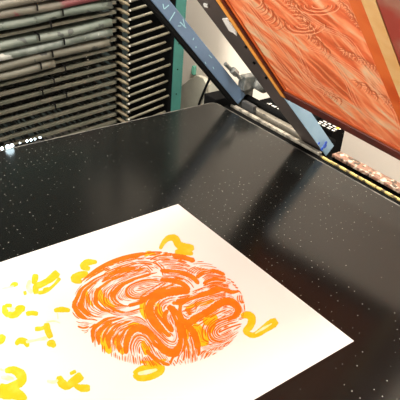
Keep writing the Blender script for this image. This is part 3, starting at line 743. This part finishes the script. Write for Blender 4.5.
for i, z in enumerate(zs):
    # spring: a fat coil link lying front to back
    bm = bmesh.new(); pts = []; 
    for k in range(37):
        a = k / 36 * 2 * math.pi * 4.5; pts.append((SX + .004 + .0052 * math.cos(a), RY - .012 + k / 36 * .036, z - .002 + .0052 * math.sin(a)))
    tube(bm, pts, .0024, 6)
    RK('spring', bm, 'spring', True)
    bm = bmesh.new(); tube(bm, [(SX - .012, RY + .018, z + .006), (SX - .008, RY - .006, z + .008), (SX + .002, RY - .03, z + .002), (SX + .008, RY - .04, z - .004)], [.004, .0055, .0055, .004], 8)
    RK('spring_hook', bm, 'spring', True)
    q = Vector((SX + .020, RY - .006, z - .001))
    L2 = .178 if i % 2 else .196
    if i in (1, 6): L2 = .11
    e = q + Vector((math.cos(RODT), .0, math.sin(RODT))) * (L2 * random.uniform(.93, 1.03))
    bm = bmesh.new(); tube(bm, [q, e - (e - q).normalized() * .003, e], [.0050, .0050, .0032], 10)
    RK('rod', bm, 'rod', True)
    bm = bmesh.new(); q2 = Vector((SX + .026, RY - .014, z + .004)); cyl(bm, q2, q2 + Vector((0, -.004, 0)), .0034, 8)
    RK('rod_cap', bm, 'cap')
# prints drying on the upper trays
def sheet(i, u0, u1, y0, y1, m, label, curl=.003):
    mx = mxs[i]; bm = bmesh.new(); nx_, ny_ = 24, 8; g = []
    for a in range(nx_ + 1):
        row = []
        for b in range(ny_ + 1):
            x = u0 + (u1 - u0) * a / nx_; y = (-.0125 + .0012 * math.sin(a * .9 + i)) if b == 0 else (y1 - y0) * (b - 1) / ny_ - .0065
            zz = (-.012 + .002 * math.sin(a * .7 + i * 2)) if b == 0 else .0065 + (curl if b == 1 else .001) * (1 + math.sin(a * .7 + i * 2))
            row.append(bm.verts.new(mx @ Vector((x, y, zz))))
        g.append(row)
    for a in range(nx_):
        for b in range(ny_): bm.faces.new([g[a][b], g[a + 1][b], g[a + 1][b + 1], g[a][b + 1]])
    off = mx.translation.copy() + Vector((random.uniform(-.9, 0), random.uniform(0, .4), 0)); bmesh.ops.translate(bm, verts=bm.verts, vec=-off)
    o = link('drying_print', bm, m, None, True); o.location = off
    s = o.modifiers.new('thick', 'SOLIDIFY'); s.thickness = .0006
    return tag(o, label, 'print', 'prints drying on the rack trays')
top = [i for i, z in enumerate(zs)]
def row_at(py):      # tray whose front edge is nearest this pixel row at the spring column
    zt = on_y(118, py, RY).z; return min(range(len(zs)), key=lambda i: abs(zs[i] - zt))
sheet(row_at(-14), -1.0, -.04, 0, .5, 'sheet2', 'pinkish red streaked print on the topmost visible rack tray')
sheet(row_at(-6), -.98, -.03, 0, .5, 'sheet2', 'pink and grey print just under the topmost streaked print')
sheet(row_at(3), -.99, -.03, 0, .5, 'sheet', 'grey-green print directly above the black gap in the rack')
sheet(row_at(20), -1.0, -.03, 0, .5, 'sheet', 'grey-green print directly below the black gap in the rack')
sheet(row_at(28), -.98, -.03, 0, .5, 'sheet3', 'pale grey print with whitish streaks two trays below the black gap')
sheet(row_at(37), -.99, -.04, 0, .5, 'sheet4', 'brownish grey print directly under the pale streaked print')
sheet(row_at(46), -1.0, -.25, 0, .5, 'sheet4', 'lowest brownish grey print on the left of the rack')
# glowing beads stand in for bright glints at the far left of the bench edge
lamp = thing('edge_glints', 'short row of bright bluish glints behind the table edge at far left', 'light', (.5, 1.45, T))
bm = bmesh.new(); a = on_y(-6, 150, 1.44); b = on_y(46, 136, 1.44); tube(bm, [a + Vector((0, .004, -.006)), b + Vector((0, .004, -.006))], .002, 6); sub('cable', bm, 'rubber', lamp)
for (px, py, r) in ((2, 148.5, .004), (8, 147, .0058), (12, 145.5, .0045), (20, 143, .002), (27, 141, .0028), (31, 140, .0028), (35, 139, .0024), (40, 137.5, .0028)):
    q = on_y(px, py, 1.44); bm = bmesh.new(); bmesh.ops.create_uvsphere(bm, u_segments=10, v_segments=6, radius=r)
    bmesh.ops.translate(bm, verts=bm.verts, vec=q); sub('glint_bead', bm, 'bead', lamp, 0, True)
bm = bmesh.new(); box(bm, .46, .475, 1.4135, 1.436, T - .03, T - .02); box(bm, .60, .615, 1.4135, 1.436, T - .03, T - .02); box(bm, .44, .66, 1.434, 1.438, T - .03, T - .012)
sub('clip', bm, 'rubber', lamp)

pl = bpy.data.lights.new('glint_fill', 'POINT'); pl.energy = .07; pl.color = (.72, .92, 1); pl.shadow_soft_size = .012  # added point light for the bluish glow reflected in the table
plo = bpy.data.objects.new('glint_fill', pl); C.objects.link(plo); plo.parent = lamp; plo.location = on_y(9, 141, 1.43) - Vector(lamp.location)
# ------------------------------------------------------------------ boards by the wall
def board(pts, x, label, z0=0):
    bm = bmesh.new(); top_ = [on_x(px, py, x) for px, py in pts]
    poly = [Vector((x, top_[0].y, z0))] + top_ + [Vector((x, top_[-1].y, z0))]
    loc = Vector((x, (top_[0].y + top_[-1].y) / 2, 0))
    prism(bm, [p - loc for p in poly], Vector((.02, 0, 0)))
    o = link('leaning_board', bm, 'board', None, False, .002); o.location = loc
    return tag(o, label, 'board')
board([(172, 97), (180, 87), (190, 79), (197, 75.5), (203, 78), (206.5, 85)], 1.50, 'cream board with a rounded top behind the teal rack post')
board([(209, 86), (213, 81.5), (219, 85), (221, 91), (230, 97)], 1.50, 'cream board standing right of the black cable by the far arm')
bm = bmesh.new(); pa = on_x(209, 80, 1.49); pb = on_x(199, 104, 1.49); tube(bm, [pa + Vector((0, 0, .02)), pa, (pa + pb) / 2 + Vector((0, .002, 0)), pb, Vector((1.49, pb.y + .05, .0))], .005, 8)
o = link('black_cable', bm, 'rubber', None, True); tag(o, 'black cable hanging between the two cream boards', 'cable')
q = on_x(194, 66, 1.61); q2 = on_x(194, 75, 1.61)
bm = bmesh.new(); box(bm, 1.604, 1.62, q.y - .006, q.y + .008, q2.z, q.z)
box(bm, 1.600, 1.604, q.y - .003, q.y + .005, q2.z + .006, q.z - .006)
o = link('wall_clip', bm, 'green', None, False, .002); tag(o, 'small green clip on the cream wall beside the teal rack post', 'clip')

# ------------------------------------------------------------------ lights
def ceiling_light(x, y, lx, ly, power, col, label):
    t = thing('ceiling_light', label, 'ceiling light', (x, y, 2.9))
    link('housing', bx(-lx / 2 - .03, lx / 2 + .03, -ly / 2 - .03, ly / 2 + .03, -.05, 0), 'ceil', t)
    link('diffuser', bx(-lx / 2, lx / 2, -ly / 2, ly / 2, -.056, -.05), 'lamp', t)
    l = bpy.data.lights.new('tube_light', 'AREA'); l.shape = 'RECTANGLE'; l.size = lx; l.size_y = ly; l.energy = power; l.color = col
    lo = bpy.data.objects.new('tube_light', l); C.objects.link(lo); lo.parent = t; lo.location = (0, 0, -.06)
ceiling_light(-.6, .3, 1.2, .3, 14, (1, .95, .88), 'long ceiling light left of the press')
ceiling_light(.3, -1.1, 1.2, .3, 14, (1, .92, .82), 'long ceiling light behind the camera')
def area(name, loc, target, sx, sy, power, col):
    l = bpy.data.lights.new(name, 'AREA'); l.shape = 'RECTANGLE'; l.size = sx; l.size_y = sy; l.energy = power; l.color = col
    o = bpy.data.objects.new(name, l); C.objects.link(o); o.location = loc
    o.rotation_euler = (Vector(target) - Vector(loc)).to_track_quat('-Z', 'Y').to_euler(); return o
ceiling_light(.95, .9, .2, 1.5, 100, (1, .93, .84), 'added unseen fill light above the hinge side of the press near the cream wall')  # lamp added to brighten the wall below the raised screen
area('left_fill', (-2.6, 1.0, 1.55), (1.5, 1.1, 1.0), 1.6, 1.2, 140, (1, .96, .89))  # unseen area light added on the left for the screen underside and wall
w = bpy.data.worlds.new('room_fill'); sc.world = w; w.use_nodes = True
w.node_tree.nodes['Background'].inputs[0].default_value = (1, .94, .86, 1); w.node_tree.nodes['Background'].inputs[1].default_value = .3
sc.view_settings.view_transform = 'Standard'; sc.view_settings.look = 'None'; sc.view_settings.gamma = 1; sc.view_settings.exposure = 0.0
